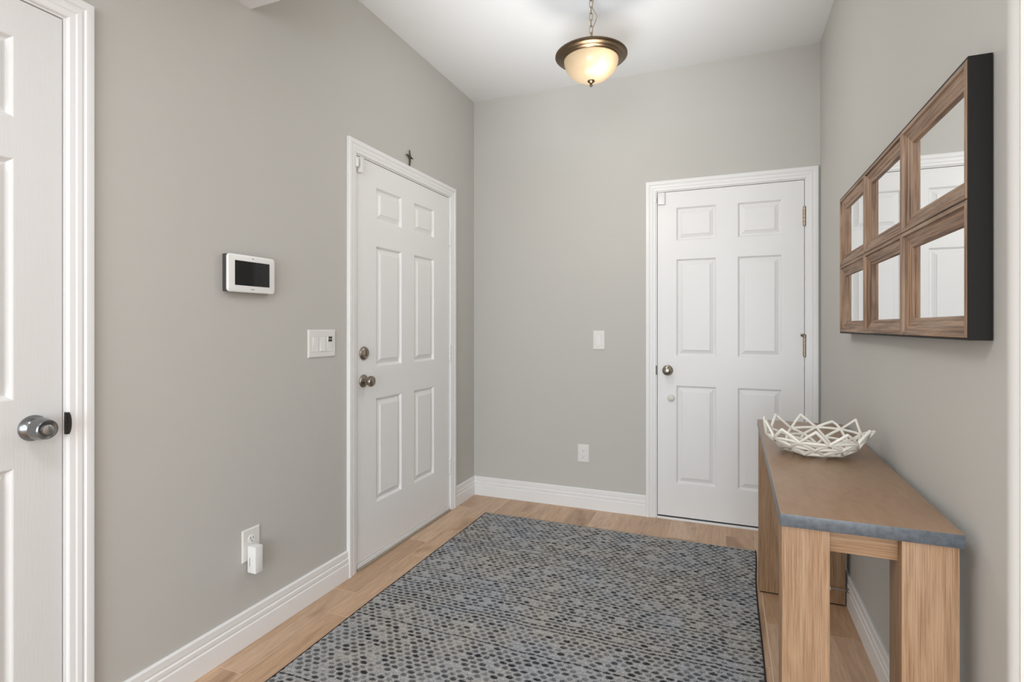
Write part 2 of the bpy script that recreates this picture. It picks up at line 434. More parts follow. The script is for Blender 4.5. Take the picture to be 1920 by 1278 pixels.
# ------------------------------------------------------------------ doors
CAS = [(0, 0), (0, .008), (.003, .010), (.016, .011), (.020, .0135), (.030, .0145), (.034, .012), (.037, .012), (.041, .0165), (.054, .018), (.060, .017), (.062, .014), (.062, 0)]
def casing(F, d, name, label):
    t = thing(name, label, 'door casing', F((d[0] + d[1]) / 2, 0, 0), kind='structure'); o = t.location
    a0, a1, zt = d[0] - GAP - RV, d[1] + GAP + RV, d[3] + GAP + RV
    for side in (-1, 1):
        mb = MB(); aa = a0 if side < 0 else a1
        r0 = [F(aa + side * w, h, 0) for w, h in CAS]; r1 = [F(aa + side * w, h, zt + w) for w, h in CAS]
        b = mb.grid([r0, r1]); n = len(CAS); mb.cap(range(b, b + n)); mb.cap(range(b + n, b + 2*n))
        mb.build('casing_leg', M['trim_white'], t, o, smooth=True, weld=True, angle=20)
    mb = MB()
    r0 = [F(a0 - w, h, zt + w) for w, h in CAS]; r1 = [F(a1 + w, h, zt + w) for w, h in CAS]
    b = mb.grid([r0, r1]); n = len(CAS); mb.cap(range(b, b + n)); mb.cap(range(b + n, b + 2*n))
    mb.build('casing_head', M['trim_white'], t, o, smooth=True, weld=True, angle=20)
    # jamb boards and stops lining the opening
    mb = MB(); j0, j1, jt = d[0] - GAP, d[1] + GAP, d[3] + GAP
    def bx(p, q, h0, h1, z0, z1):
        A = F(p, h0, z0); B = F(q, h1, z1); mb.box(A[0], B[0], A[1], B[1], A[2], B[2])
    bx(j0 - JT, j0, 0, -T, 0, jt); bx(j1, j1 + JT, 0, -T, 0, jt); bx(j0 - JT, j1 + JT, 0, -T, jt, jt + JT)
    bx(j0, j0 + .012, -.043, -.08, 0, jt - .012); bx(j1 - .012, j1, -.043, -.08, 0, jt - .012); bx(j0, j1, -.043, -.08, jt - .012, jt)
    mb.build('jamb', M['trim_white'], t, o)
    return t
PROF = [(0, 0), (.003, -.0015), (.009, -.0125), (.012, -.0140), (.016, -.0132), (.037, -.0040), (.038, -.0018), (.040, -.0014)]
def door(F, d, cols, rows, mat, name, label):
    t = thing(name, label, 'door', F((d[0] + d[1]) / 2, 0, 0), kind='structure'); o = t.location
    fh, bh = -0.003, -0.038
    mb = MB()
    A = [d[0]] + [x for c in cols for x in c] + [d[1]]
    Z = [d[2]] + [z for r in rows for z in r] + [d[3]]
    for i in range(len(A) - 1):
        for j in range(len(Z) - 1):
            if i % 2 == 1 and j % 2 == 1: continue
            mb.poly([F(A[i], fh, Z[j]), F(A[i+1], fh, Z[j]), F(A[i+1], fh, Z[j+1]), F(A[i], fh, Z[j+1])])
    q = [(d[0], d[2]), (d[1], d[2]), (d[1], d[3]), (d[0], d[3])]
    mb.poly([F(a, bh, z) for a, z in q][::-1])
    for (a, z), (a2, z2) in zip(q, q[1:] + q[:1]):
        mb.poly([F(a, fh, z), F(a, bh, z), F(a2, bh, z2), F(a2, fh, z2)])
    leaf = mb.build('leaf', mat, t, o, weld=True)
    for ca, cb in cols:
        for ra, rb in rows:
            pb = MB(); rws = []
            for ins, dp in PROF:
                rws.append([F(x, fh + dp, z) for x, z in ((ca + ins, ra + ins), (cb - ins, ra + ins), (cb - ins, rb - ins), (ca + ins, rb - ins))])
            b = pb.grid(rws, closed=True); n = len(PROF); pb.cap([b + (n-1)*4 + k for k in range(4)])
            pb.build('panel', mat, leaf, o, weld=True)
    return t, leaf, o
def norm(F): return Vector(F(0, 1, 0)) - Vector(F(0, 0, 0))
def round_knob(F, a, z, leaf_parent, o, mat, name='knob'):
    n = norm(F); mb = MB()
    mb.lathe([(.0325, 0), (.0325, .003), (.029, .008), (.018, .013), (.0125, .016), (.0115, .026), (.015, .031), (.0235, .036), (.0275, .043), (.0275, .050), (.024, .057), (.016, .0615), (.006, .063), (.002, .063)], F(a, -.003, z), n, seg=32)
    k = mb.build(name, mat, leaf_parent, o, smooth=True, angle=30)
    return k
def hinge(F, a, z, parent, o, mat, h=0.10, r=.0062):
    n = norm(F); mb = MB()
    base = Vector(F(a, .0035, z - h/2))
    for k in range(5):
        z0 = h / 5 * k
        mb.lathe([(r*.9, z0 + .0004), (r, z0 + .0012), (r, z0 + h/5 - .0012), (r*.9, z0 + h/5 - .0004)], base, (0, 0, 1), seg=14)
    mb.lathe([(r*.6, -.005), (r*.85, -.002), (r*.85, .0)], base, (0, 0, 1), seg=12); mb.lathe([(r*.85, h), (r*.85, h + .002), (r*.6, h + .005)], base, (0, 0, 1), seg=12)
    for s in (-1, 1):
        A = F(a, -.0008, z - h/2); B = F(a + s*.009, .0022, z + h/2); mb.box(A[0], B[0], A[1], B[1], A[2], B[2])
    return mb.build('hinge', mat, parent, o, smooth=True, angle=30)

# entry door on the left wall
casing(LEFT, D_ENTRY, 'trim_1', 'white stepped casing around the left entry door')
t, leaf, o = door(LEFT, D_ENTRY, [(-1.148, -.914), (-.785, -.559)], [(.288, .826), (.990, 1.613), (1.745, 1.916)], M['door_white'], 'door_2', 'white six-panel entry door on the left wall, knob and deadbolt at left')
kb = round_knob(LEFT, -1.255, .925, leaf, o, M['aged_nickel'])
tag(kb, label='aged nickel round knob')
mb = MB(); n = (1, 0, 0)
mb.lathe([(.034, 0), (.034, .004), (.030, .010), (.024, .014), (.022, .013), (.018, .0125)], (-.003, -1.252, 1.063), n, seg=32)
mb.box(.008, .022, -1.2555, -1.2485, 1.050, 1.076, ch=.002)
tag(mb.build('deadbolt', M['aged_nickel'], leaf, o, smooth=True, angle=30), label='aged nickel deadbolt with thumb turn')
for z in (1.775, 1.022, .286): hinge(LEFT, -.3655, z, t, o, M['trim_white'])
mb = MB(); mb.box(-.10, .016, D_ENTRY[0] + .002, D_ENTRY[1] - .002, 0, .0085, ch=.002); mb.build('threshold', M['sill_shade'], t, o)  # low strip, its grey-brown stands in for the shadow band under the door
mb = MB(); mb.box(-.010, .003, D_ENTRY[0] + .002, D_ENTRY[1] - .002, .0095, .0265); mb.build('door_sweep', M['trim_white'], leaf, o)

# door in the far wall
casing(BACK, D_BACK, 'trim_2', 'white stepped casing around the door of the far wall')
t, leaf, o = door(BACK, D_BACK, [(1.389, 1.622), (1.740, 1.977)], [(.225, .831), (1.014, 1.614), (1.728, 1.934)], M['door_white'], 'door_3', 'white six-panel door in the far wall, partly behind the console table')
tag(round_knob(BACK, 1.338, .924, leaf, o, M['aged_nickel']), label='aged nickel round knob')
mb = MB(); mb.lathe([(.022, 0), (.022, .003), (.0205, .009), (.016, .015), (.009, .0185), (.002, .0195)], (1.358, .003, .752), (0, -1, 0), seg=28)
tag(mb.build('bumper', M['rubber_white'], leaf, o, smooth=True), label='white dome bumper below the knob')
for z in (1.826, 1.080, .285): hinge(BACK, 2.0915, z, t, o, M['hinge_brass'], .105, .0080)
mb = MB()                                          # hinge-pin stop on the middle hinge
mb.tube([(2.0915, -.0045, 1.143), (2.0915, -.006, 1.150), (2.088, -.016, 1.152), (2.076, -.026, 1.146)], .0042, 10)
mb.lathe([(.008, 0), (.0085, .006), (.006, .009)], (2.079, -.022, 1.148), (-.55, -.62, -.3), seg=14)
mb.tube([(2.0915, -.004, 1.137), (2.0915, -.004, 1.152)], .0085, 12)
tag(mb.build('pin_stop', M['aged_nickel'], t, o, smooth=True), label='aged nickel hinge-pin stop')
mb = MB(); mb.box(1.267, 1.273, -.0095, .0, .895, .952, ch=.001); mb.build('strike_plate', M['dark_metal'], t, o)
mb = MB(); mb.box(D_BACK[0] - .002, D_BACK[1] + .002, -.012, .10, 0, .0125, ch=.002); mb.build('threshold', M['trim_white'], t, o)
mb = MB(); mb.box(D_BACK[0] + .002, D_BACK[1] - .002, -.0005, .05, .0130, .0165); mb.build('weather_strip', M['plastic_dark'], t, o)

# closet door at the near left
casing(LEFT, D_CLOSET, 'trim_3', 'white stepped casing around the near closet door at the left edge')
t, leaf, o = door(LEFT, D_CLOSET, [(-3.213, -2.995), (-2.886, -2.667)], [(.22, .834), (1.008, 1.624), (1.728, 1.935)], M['door_grain'], 'door_1', 'white grained panel closet door cut by the left edge, satin nickel knob')
mb = MB(); n = (1, 0, 0); KB = (-.003, -2.626, .931)
mb.lathe([(.0335, 0), (.0335, .002), (.0315, .006), (.020, .019), (.0165, .021), (.0150, .024), (.0170, .027), (.0270, .029), (.0288, .0315), (.0282, .044), (.0248, .063), (.0225, .0655), (.0185, .0640)], KB, n, seg=40)
kb = mb.build('knob', M['satin_nickel'], leaf, o, smooth=True, angle=25); tag(kb, label='satin nickel keyed knob')
mb = MB(); mb.lathe([(.0125, .0615), (.0125, .0670), (.0110, .0680)], KB, n, seg=24)
mb.box(.0640, .0662, -2.6275, -2.6245, .922, .940)
# (cylinder stays inside the knob thing as part of its face)
cy = mb.build('lock_cylinder', M['steel'], leaf, o, smooth=True)
mb = MB(); mb.box(-.006, .0100, -2.5567, -2.5535, .902, .962, ch=.001)
rws = []
for k in range(9):
    zz = .902 + .060 * k / 8; wv = .0095 * math.sqrt(max(0.0, 1 - ((k - 4) / 4.3) ** 2)); rws.append([(.0105, -2.5540, zz), (.0120, -2.5540 + wv, zz)])
mb.grid(rws)
tag(mb.build('strike_plate', M['dark_metal'], t, o), label='dark metal strike plate')
# dark closet-side backing behind the door gaps
# ------------------------------------------------------------------ small things on the walls
def box_obj(name, mat, p, q, parent=None, o=(0, 0, 0), ch=0.0):
    m_ = MB(); m_.box(p[0], q[0], p[1], q[1], p[2], q[2], ch=ch)
    return m_.build(name, mat, parent, o, smooth=ch > 0)

# alarm touch panel on the left wall
tp = thing('alarm_panel', 'white wall alarm panel with dark touch screen on the left wall', 'touch panel', (0, -1.957, 1.392)); o = tp.location
box_obj('back_shell', M['plastic_shell'], (0, -2.0625, 1.3235), (.0215, -1.853, 1.4585), tp, o, .003)
mb = MB(); N = 6; rad = .012; Y0, Y1, Z0, Z1 = -2.064, -1.851, 1.322, 1.460
def rrect(y0, y1, z0, z1, r, x):
    p = []
    for cy_, cz_, s in ((y1 - r, z1 - r, 0), (y0 + r, z1 - r, 90), (y0 + r, z0 + r, 180), (y1 - r, z0 + r, 270)):
        for k in range(N + 1):
            a = R(s + 90 * k / N); p.append((x, cy_ + r*math.cos(a), cz_ + r*math.sin(a)))
    return p
prof = [(.0205, .003), (.0215, 0), (.0275, 0), (.0305, .002), (.0315, .006)]
b = mb.grid([rrect(Y0 + i, Y1 - i, Z0 + i, Z1 - i, rad, x) for x, i in prof], closed=True); m4 = 4 * (N + 1)
mb.cap([b + (len(prof)-1)*m4 + k for k in range(m4)]); mb.cap([b + k for k in range(m4)][::-1])
mb.build('housing', M['plastic_bright'], tp, o, smooth=True, angle=30)
box_obj('screen', M['screen'], (.0312, -2.036, 1.347), (.0322, -1.879, 1.437), tp, o)
mb = MB(); mb.lathe([(.0025, 0), (.0025, .0012)], (.0313, -1.957, 1.449), (1, 0, 0), seg=14); mb.build('camera_dot', M['plastic_grey'], tp, o)
mb = MB()
for k in range(3): mb.box(.0314, .0319, -1.965 + k*.0055, -1.9615 + k*.0055, 1.3325, 1.3365)
mb.build('maker_mark', M['plastic_grey'], tp, o)

def plate(name, label, cat, F, a, z, w, h, group=None):
    t = thing(name, label, cat, F(a, 0, z), group); o = t.location
    mb = MB(); n = len(range(4))
    rws = []
    for d, i in ((0, 0), (.0035, 0), (.0062, .004)):
        rws.append([F(p, d, q) for p, q in ((a - w/2 + i, z - h/2 + i), (a + w/2 - i, z - h/2 + i), (a + w/2 - i, z + h/2 - i), (a - w/2 + i, z + h/2 - i))])
    b = mb.grid(rws, closed=True); mb.cap([b + 8 + k for k in range(4)]); mb.cap([b + k for k in range(4)][::-1])
    mb.build('cover_plate', M['plastic_white'], t, o, weld=True)
    return t, o
def rocker(F, a, z, parent, o, up=True, w=.030, h=.064):
    mb = MB(); lo_, hi_ = (.0066, .0105) if up else (.0105, .0066)
    A = [(a - w/2, z - h/2), (a + w/2, z - h/2), (a + w/2, z + h/2), (a - w/2, z + h/2)]
    D = [lo_, lo_, hi_, hi_]
    base = [F(p, .006, q) for p, q in A]; top = [F(p, dd, q) for (p, q), dd in zip(A, D)]
    b = mb.grid([base, top], closed=True); mb.cap([b + 4 + k for k in range(4)])
    ob = mb.build('rocker', M['plastic_bright'], parent, o, weld=True)
    fb = MB()
    for p0, p1, q0, q1 in ((a - w/2 - .0022, a - w/2 - .0006, z - h/2 - .0022, z + h/2 + .0022), (a + w/2 + .0006, a + w/2 + .0022, z - h/2 - .0022, z + h/2 + .0022),
                           (a - w/2 - .0022, a + w/2 + .0022, z - h/2 - .0022, z - h/2 - .0006), (a - w/2 - .0022, a + w/2 + .0022, z + h/2 + .0006, z + h/2 + .0022)):
        P, Q = F(p0, .0058, q0), F(p1, .0075, q1); fb.box(P[0], Q[0], P[1], Q[1], P[2], Q[2])
    fb.build('rocker_frame', M['plastic_white'], ob, o)
    return ob
def receptacle(F, a, z, parent, o):
    nrm = norm(F); mb = MB()
    mb.lathe([(.0165, 0), (.0165, .0018), (.0155, .0024)], F(a, .006, z), nrm, seg=24)
    ob = mb.build('receptacle', M['plastic_bright'], parent, o, smooth=True, angle=25)
    sb = MB()
    for da in (-.0062, .0062):
        P, Q = F(a + da - .001, .0075, z - .001), F(a + da + .001, .0088, z + .0075); sb.box(P[0], Q[0], P[1], Q[1], P[2], Q[2])
    sb.lathe([(.0024, 0), (.0024, .0014)], F(a, .0075, z - .0075), nrm, seg=10)
    sb.build('slots', M['plastic_dark'], ob, o)
def screw(F, a, z, parent, o):
    mb = MB(); mb.lathe([(.003, 0), (.003, .0006), (.002, .0009)], F(a, .006, z), norm(F), seg=12); mb.build('screw', M['plastic_white'], parent, o)

t, o = plate('switch_plate', 'white triple switch plate with small dark timer buttons beside the entry door', 'light switch', LEFT, -1.555, 1.121, .172, .122)
rocker(LEFT, -1.600, 1.119, t, o, True); rocker(LEFT, -1.555, 1.119, t, o, False)
tm = rocker(LEFT, -1.510, 1.119, t, o, True); tag(tm, label='timer switch face')
mb = MB()
for i in (-1, 1):
    for j in (-1, 1):
        mb.box(.0095, .0112, -1.510 + i*.0058 - .005, -1.510 + i*.0058 + .005, 1.140 + j*.0062 - .005, 1.140 + j*.0062 + .005)
tag(mb.build('timer_buttons', M['plastic_dark'], tm, o), label='four dark timer buttons')
t, o = plate('switch_plate', 'white single rocker switch on the far wall left of the door', 'light switch', BACK, .905, 1.108, .076, .122)
rocker(BACK, .905, 1.108, t, o, True); screw(BACK, .905, 1.154, t, o); screw(BACK, .905, 1.062, t, o)
t, o = plate('outlet', 'white wall outlet low on the far wall', 'outlet', BACK, .802, .361, .076, .117)
receptacle(BACK, .802, .381, t, o); receptacle(BACK, .802, .341, t, o); screw(BACK, .802, .361, t, o)
t, o = plate('outlet', 'white wall outlet low on the left wall, half covered by a plug', 'outlet', LEFT, -1.940, .372, .080, .120)
receptacle(LEFT, -1.940, .392, t, o); receptacle(LEFT, -1.940, .352, t, o); screw(LEFT, -1.940, .372, t, o)
t = thing('plug_in_device', 'slim white plug-in device hanging from the left wall outlet', 'plug', (.009, -1.943, .325)); o = t.location
box_obj('body', M['plastic_bright'], (.0085, -1.962, .272), (.050, -1.927, .372), t, o, .004)
mb = MB()
for k in range(6): mb.box(.020, .0235, -1.9627, -1.9619, .298 + k*.0055, .3018 + k*.0055)
mb.build('printed_mark', M['plastic_grey'], t, o)

# door contact sensors
def sensor(F, a0, a1, h0, h1, z0, z1, name, label, win_=False):
    A, B = F(a0, h0, z0), F(a1, h1, z1); m_ = MB(); m_.box(A[0], B[0], A[1], B[1], A[2], B[2], ch=.003)
    return tag(m_.build(name, M['plastic_bright'], None, F((a0+a1)/2, h0, z0), smooth=True), label, 'door sensor')
sensor(LEFT, -1.305, -1.279, -.0028, .020, 1.952, 2.026, 'door_sensor', 'white contact sensor at the top corner of the entry door')
sensor(LEFT, -1.334, -1.3185, .0085, .022, 1.972, 2.016, 'sensor_magnet', 'small white magnet on the entry door casing beside its sensor')
sensor(BACK, 1.280, 1.322, -.0028, .018, 1.956, 2.030, 'door_sensor', 'white contact sensor at the top left corner of the far door')
sensor(BACK, 1.2605, 1.2715, .0085, .016, 1.972, 2.006, 'sensor_magnet', 'tiny white magnet on the far door casing beside its sensor')

# twig cross standing on the entry door casing
cr = thing('cross', 'small brown twig cross standing on the entry door casing', 'cross', (.0085, -.850, 2.104)); o = cr.location
mb = MB(); mb.tube([(.0085, -.853, 2.1042), (.0085, -.848, 2.130), (.0085, -.846, 2.160), (.0085, -.852, 2.197)], [.0035, .0045, .005, .0035], 8)
mb.build('upright', M['twig_brown'], cr, o, smooth=True)
mb = MB(); mb.tube([(.012, -.886, 2.163), (.013, -.868, 2.160), (.013, -.845, 2.154), (.012, -.824, 2.156)], [.004, .0065, .005, .0035], 8)
mb.build('crossbar', M['twig_brown'], cr, o, smooth=True)
mb = MB()
for a in range(3):
    mb.tube([(.0105 + .0085*math.cos(k*math.pi/5), -.8475 + .0075*math.sin(k*math.pi/5) , 2.153 + a*.0035 + .002*math.sin(k*math.pi/5)) for k in range(10)], .0013, 5, closed=True)
mb.build('binding', M['twig_brown'], cr, o, smooth=True)

# spring door stop on the right baseboard
ds = thing('door_stop', 'spring door stop with white tip sticking out of the right baseboard', 'door stop', (W - .0125, -.838, .083)); o = ds.location
xb = W - .0128
mb = MB(); mb.lathe([(.010, 0), (.010, .003), (.006, .006)], (xb, -.838, .083), (-1, 0, 0), seg=16); mb.build('base', M['steel'], ds, o, smooth=True)
mb = MB(); mb.tube([(xb - .005 - .062*k/110, -.838 + .0042*math.cos(k*.9), .083 + .0042*math.sin(k*.9)) for k in range(111)], .0011, 5)
mb.build('spring', M['steel'], ds, o, smooth=True)
mb = MB(); mb.lathe([(.0055, 0), (.0085, .002), (.0085, .011), (.006, .014)], (xb - .066, -.838, .083), (-1, 0, 0), seg=16); mb.build('tip', M['rubber_white'], ds, o, smooth=True)

# ------------------------------------------------------------------ pendant lamp
PX, PY = 1.085, -.970
pl = thing('pendant_lamp', 'bronze bowl pendant lamp with frosted glass shade hanging from the ceiling', 'lamp', (PX, PY, H)); o = pl.location
mb = MB(); mb.lathe([(.064, 0), (.064, -.006), (.052, -.018), (.022, -.026), (.010, -.032), (.004, -.034)], (PX, PY, H), (0, 0, 1), seg=36)
mb.build('canopy', M['bronze'], pl, o, smooth=True)
zt = 2.517                                         # top of the pan
ch_top, ch_bot = H - .034, zt + .006
n_l = 8; pitch = (ch_top - ch_bot) / n_l
for i in range(n_l):
    mb = MB(); zc = ch_bot + pitch * (i + .5); lh, lw = pitch * .5 + .0035, .0075
    ang = R(25 + 90 * (i % 2)); ca, sa = math.cos(ang), math.sin(ang); path = []
    for k in range(20):
        a = 2*math.pi*k/20; u = lw*math.cos(a); w = (lh - lw)*(1 if math.sin(a) >= 0 else -1)*(1 if abs(math.sin(a)) > 1e-6 else 0) + lw*math.sin(a)
        path.append((PX + u*ca, PY + u*sa, zc + w))
    mb.tube(path, .0017, 7, closed=True)
    mb.build('chain_link', M['bronze_light'], pl, o, smooth=True)
mb = MB()
mb.tube([(PX, PY, H - .03), (PX + .012, PY - .004, H - .06), (PX + .006, PY, H - .10), (PX + .024, PY - .006, H - .135), (PX + .030, PY - .008, H - .150), (PX + .022, PY - .006, H - .170), (PX + .007, PY - .002, H - .20), (PX + .004, PY + .003, zt + .02), (PX, PY, zt + .002)], .0019, 7)
mb.build('cord', M['bronze_light'], pl, o, smooth=True)
mb = MB()                                          # spun bronze pan: shallow cap above, stepped ring below
mb.lathe([(.008, .012), (.012, .004), (.020, .000), (.060, -.004), (.110, -.014), (.145, -.026), (.163, -.036), (.1685, -.041), (.1690, -.046), (.165, -.050), (.158, -.0535), (.150, -.0545), (.147, -.056), (.143, -.059), (.1375, -.061), (.134, -.0625), (.1315, -.066), (.128, -.067), (.126, -.064), (.120, -.056), (.06, -.030), (.02, -.020)], (PX, PY, zt), (0, 0, 1), seg=64, cap0=True, cap1=True)
mb.build('pan', M['bronze'], pl, o, smooth=True, angle=28)
mb = MB(); prof = []
for k in range(15):
    a = R(90 * k / 14); prof.append((.1275 * math.cos(a)**.85 if k < 14 else .004, -.060 - .101 * math.sin(a)))
inner = [(max(r - .004, .003), d + .004) for r, d in prof[::-1]]
mb.lathe(prof + inner, (PX, PY, zt), (0, 0, 1), seg=56, cap0=False, cap1=False)
mb.build('glass_bowl', M['lamp_glass'], pl, o, smooth=True)
mb = MB(); zf = zt - .060 - .101
mb.lathe([(.004, .004), (.0165, .001), (.0175, -.002), (.013, -.007), (.007, -.010), (.0048, -.013), (.0062, -.018), (.0066, -.022), (.0045, -.027), (.001, -.030)], (PX, PY, zf), (0, 0, 1), seg=24)
mb.build('finial', M['bronze'], pl, o, smooth=True)
BX, BY, BZ = PX + .045, PY - .045, zt - .105       # the bulb, off centre in the bowl
mb = MB(); mb.lathe([(.011, .046), (.012, .030), (.020, .018), (.026, .002), (.025, -.012), (.017, -.022), (.004, -.026)], (BX, BY, BZ), (0, 0, 1), seg=20)
mb.build('bulb', M['bulb_glow'], pl, o, smooth=True)
mb = MB(); mb.lathe([(.014, .045), (.014, .078)], (BX, BY, BZ), (0, 0, 1), seg=16); mb.build('socket', M['bronze'], pl, o)
def plight(name, loc, power, rad, col):
    d = bpy.data.lights.new(name, 'POINT'); d.energy = power; d.shadow_soft_size = rad; d.color = col
    ob = bpy.data.objects.new(name, d); COL.objects.link(ob); ob.location = Vector(loc) - o; ob.parent = pl
    return ob
plight('lamp_light', (PX, PY, zf - .32), 10.0, .11, (1.0, .95, .885))

# ------------------------------------------------------------------ window-pane wall mirror on the right wall
MY0, MY1, MZ0, MZ1 = -2.123, -.821, 1.172, 1.732
mi = thing('wall_mirror', 'six-pane wall mirror in a weathered brown wood frame with black sides', 'mirror', (W, (MY0 + MY1) / 2, MZ0)); o = mi.location
XF, XB = 2.127, W                                   # front plane of the frame, wall
mb = MB()
mb.box(XB - .001, XF + .033, MY0, MY1, MZ0, MZ1); mb.build('backing', M['black_paint'], mi, o)
mb = MB(); e = .004                                 # black edge band round the four sides
mb.box(XB - .002, XF + .0015, MY0 - e, MY0, MZ0 - e, MZ1 + e); mb.box(XB - .002, XF + .0015, MY1, MY1 + e, MZ0 - e, MZ1 + e)
mb.box(XB - .002, XF + .0015, MY0, MY1, MZ1, MZ1 + e); mb.box(XB - .002, XF + .0015, MY0, MY1, MZ0 - e, MZ0)
mb.build('edge_band', M['black_paint'], mi, o)
FP = [(.0008, .010), (.0008, .0012), (.002, 0), (.011, 0), (.013, .0055), (.017, .0062), (.037, .0135), (.039, .0130), (.044, .0140), (.0455, .0180), (.047, .0215)]   # (inset, depth behind the front)
ys = np.linspace(MY0, MY1, 4); zs = np.linspace(MZ0, MZ1, 3)
for i in range(3):
    for j in range(2):
        y0, y1, z0, z1 = ys[i], ys[i+1], zs[j], zs[j+1]
        mb = MB()
        for side in range(4):
            rws = []; uvs = []
            for ins, dp in FP:
                x = XF + dp
                cs = [(x, y0 + ins, z0 + ins), (x, y1 - ins, z0 + ins), (x, y1 - ins, z1 - ins), (x, y0 + ins, z1 - ins)]
                p, q = cs[side], cs[(side + 1) % 4]; rws.append([p, q])
                ax = 1 if side % 2 == 0 else 2
                uvs.append([(p[ax], ins + side*.31 + i*.7 + j*.43), (q[ax], ins + side*.31 + i*.7 + j*.43)])
            mb.grid(rws, uvs=uvs)
        fr = mb.build('pane_frame', M['frame_wood'], mi, o, smooth=False)
        mb = MB(); g = .046; mb.box(XF + .0205, XF + .023, y0 + g, y1 - g, z0 + g, z1 - g); mb.build('mirror_pane', M['mirror_glass'], fr, o)

# ------------------------------------------------------------------ console table
TX0, TX1, TY0, TY1, TZ, TT = 1.796, 2.142, -2.070, -.698, .762, .030
ct = thing('console_table', 'narrow wooden console table with grey-edged slab top against the right wall', 'table', ((TX0+TX1)/2, (TY0+TY1)/2, 0)); o = ct.location.copy()
mb = MB(); mb.box(TX0, TX1, TY0, TY1, TZ - TT, TZ, ch=.0025)
top = mb.build('top', [M['slab_edge'], M['slab_top']], ct, o, smooth=True)
for p in top.data.polygons:
    if p.normal.z > .9: p.material_index = 1
LW, LD = .098, .100
LX = (TX0 + .004, TX1 - .007 - .102)
for xi in range(2):
    for y0 in (TY0 + .007, TY1 - .004 - LD):
        w = LW if xi == 0 else .102
        mb = MB(); mb.box(LX[xi], LX[xi] + w, y0, y0 + LD, .006, TZ - TT, grain=2, ch=.002); lg = mb.build('leg', M['console_wood'], ct, o, smooth=True)
        mb = MB(); mb.box(LX[xi] + .006, LX[xi] + w - .006, y0 + .006, y0 + LD - .006, 0, .006); mb.build('foot_pad', M['black_paint'], lg, o)
az0 = TZ - TT - .055
for ya in (TY0 + .034, TY1 - .034 - .022):
    mb = MB(); mb.box(LX[0] + LW, LX[1], ya, ya + .022, az0, TZ - TT, grain=0, ch=.0015); mb.build('end_apron', M['console_wood'], ct, o, smooth=True)
for xa in (LX[0] + .030, LX[1] + .050):
    mb = MB(); mb.box(xa, xa + .022, TY0 + .007 + LD, TY1 - .004 - LD, az0, TZ - TT, grain=1, ch=.0015); mb.build('side_apron', M['console_wood'], ct, o, smooth=True)

yaw_t = -0.0125                                    # the table stands very slightly askew to the wall
pv = Vector((TX0, TY0, 0)); ct.rotation_euler.z = yaw_t
ct.location = pv + Matrix.Rotation(yaw_t, 3, 'Z') @ (o - pv)

# ------------------------------------------------------------------ open lattice bowl on the console
BC = Vector((1.962, -1.372, TZ))
bw = thing('lattice_bowl', 'white ceramic bowl of crossed sticks standing on the console table', 'bowl', BC); o = bw.location
rb = random.Random(11); NB = 11
def ring(r, z, n, ph, jr=.006, jz=.006):
    return [BC + Vector((( r + rb.uniform(-jr, jr)) * math.cos(2*math.pi*(k + ph)/n + rb.uniform(-.06, .06)), (r + rb.uniform(-jr, jr)) * math.sin(2*math.pi*(k + ph)/n + rb.uniform(-.06, .06)), max(.0062, z + rb.uniform(-jz, jz)))) for k in range(n)]
L0 = ring(.068, .0062, NB, 0, .008, 0); L1 = ring(.102, .016, NB, .5, .006, .004); L2 = ring(.130, .040, NB, 0, .005, .005); L3 = ring(.150, .064, NB, .5, .005, .007); L4 = ring(.167, .097, NB, 0, .006, .013)
rods = []
for k in range(NB):
    k1 = (k + 1) % NB
    rods += [(L0[k], L0[k1]), (L0[k], L1[k]), (L1[k], L0[k1]), (L1[k], L2[k]), (L1[k], L2[k1]), (L2[k], L3[k]), (L2[k1], L3[k])]
    rods += [(L3[k], L4[k]), (L3[k], L4[k1])]
    if rb.random() < .75: rods.append((L1[k], L1[k1]))
    if rb.random() < .7: rods.append((L2[k], L2[k1]))
    if rb.random() < .85: rods.append((L3[k], L3[k1]))
    if rb.random() < .6: rods.append((L0[k], L2[k]))
    if rb.random() < .5: rods.append((L1[k], L2[(k + 2) % NB]))
    if rb.random() < .5: rods.append((L0[k], L1[(k + 2) % NB]))
    if rb.random() < .5: rods.append((L1[k], L3[k]))
    if rb.random() < .45: rods.append((L0[k], L0[(k + 3) % NB]))
for p, q in rods:
    mid = (p + q) / 2 + Vector((rb.uniform(-.002, .002), rb.uniform(-.002, .002), rb.uniform(0, .002)))
    rr_ = rb.uniform(.0046, .0058); d = (q - p).normalized()
    mb = MB(); mb.tube([p - d*.004, p, mid, q, q + d*.004], [rr_*.55, rr_, rr_*.95, rr_, rr_*.55], 7)
    mb.build('stick', M['ceramic'], bw, o, smooth=True, angle=70)

# ------------------------------------------------------------------ woven rug
RX0, RX1, RY0, RY1 = .247, 1.806, -2.72, -.334
rg = thing('rug', 'grey and black woven area rug on the plank floor', 'rug', ((RX0+RX1)/2, (RY0+RY1)/2, 0)); o = rg.location
def edge_shift(y):                                 # the loose right edge wanders round the table legs
    ss = lambda a, b: np.clip((y - a) / (b - a), 0, 1)**2 * (3 - 2*np.clip((y - a) / (b - a), 0, 1))
    return -.017*(1 - ss(-1.95, -1.60)) + .016*ss(-.76, -.34)
nx, ny = 400, 620
gx = np.linspace(0, 1, nx); gy = np.linspace(0, 1, ny)
U, V = np.meshgrid(gx, gy)
LXm, LYm = RX1 - RX0, RY1 - RY0
Xw, Yw = U * LXm, V * LYm
px_, py_ = .0345, .0208
wob = .0022*np.sin(Xw*17 + 1.3) + .0018*np.sin(Xw*41 + Yw*3)
row = np.floor((Yw + wob) / py_); fy = (Yw + wob) / py_ - row - .5
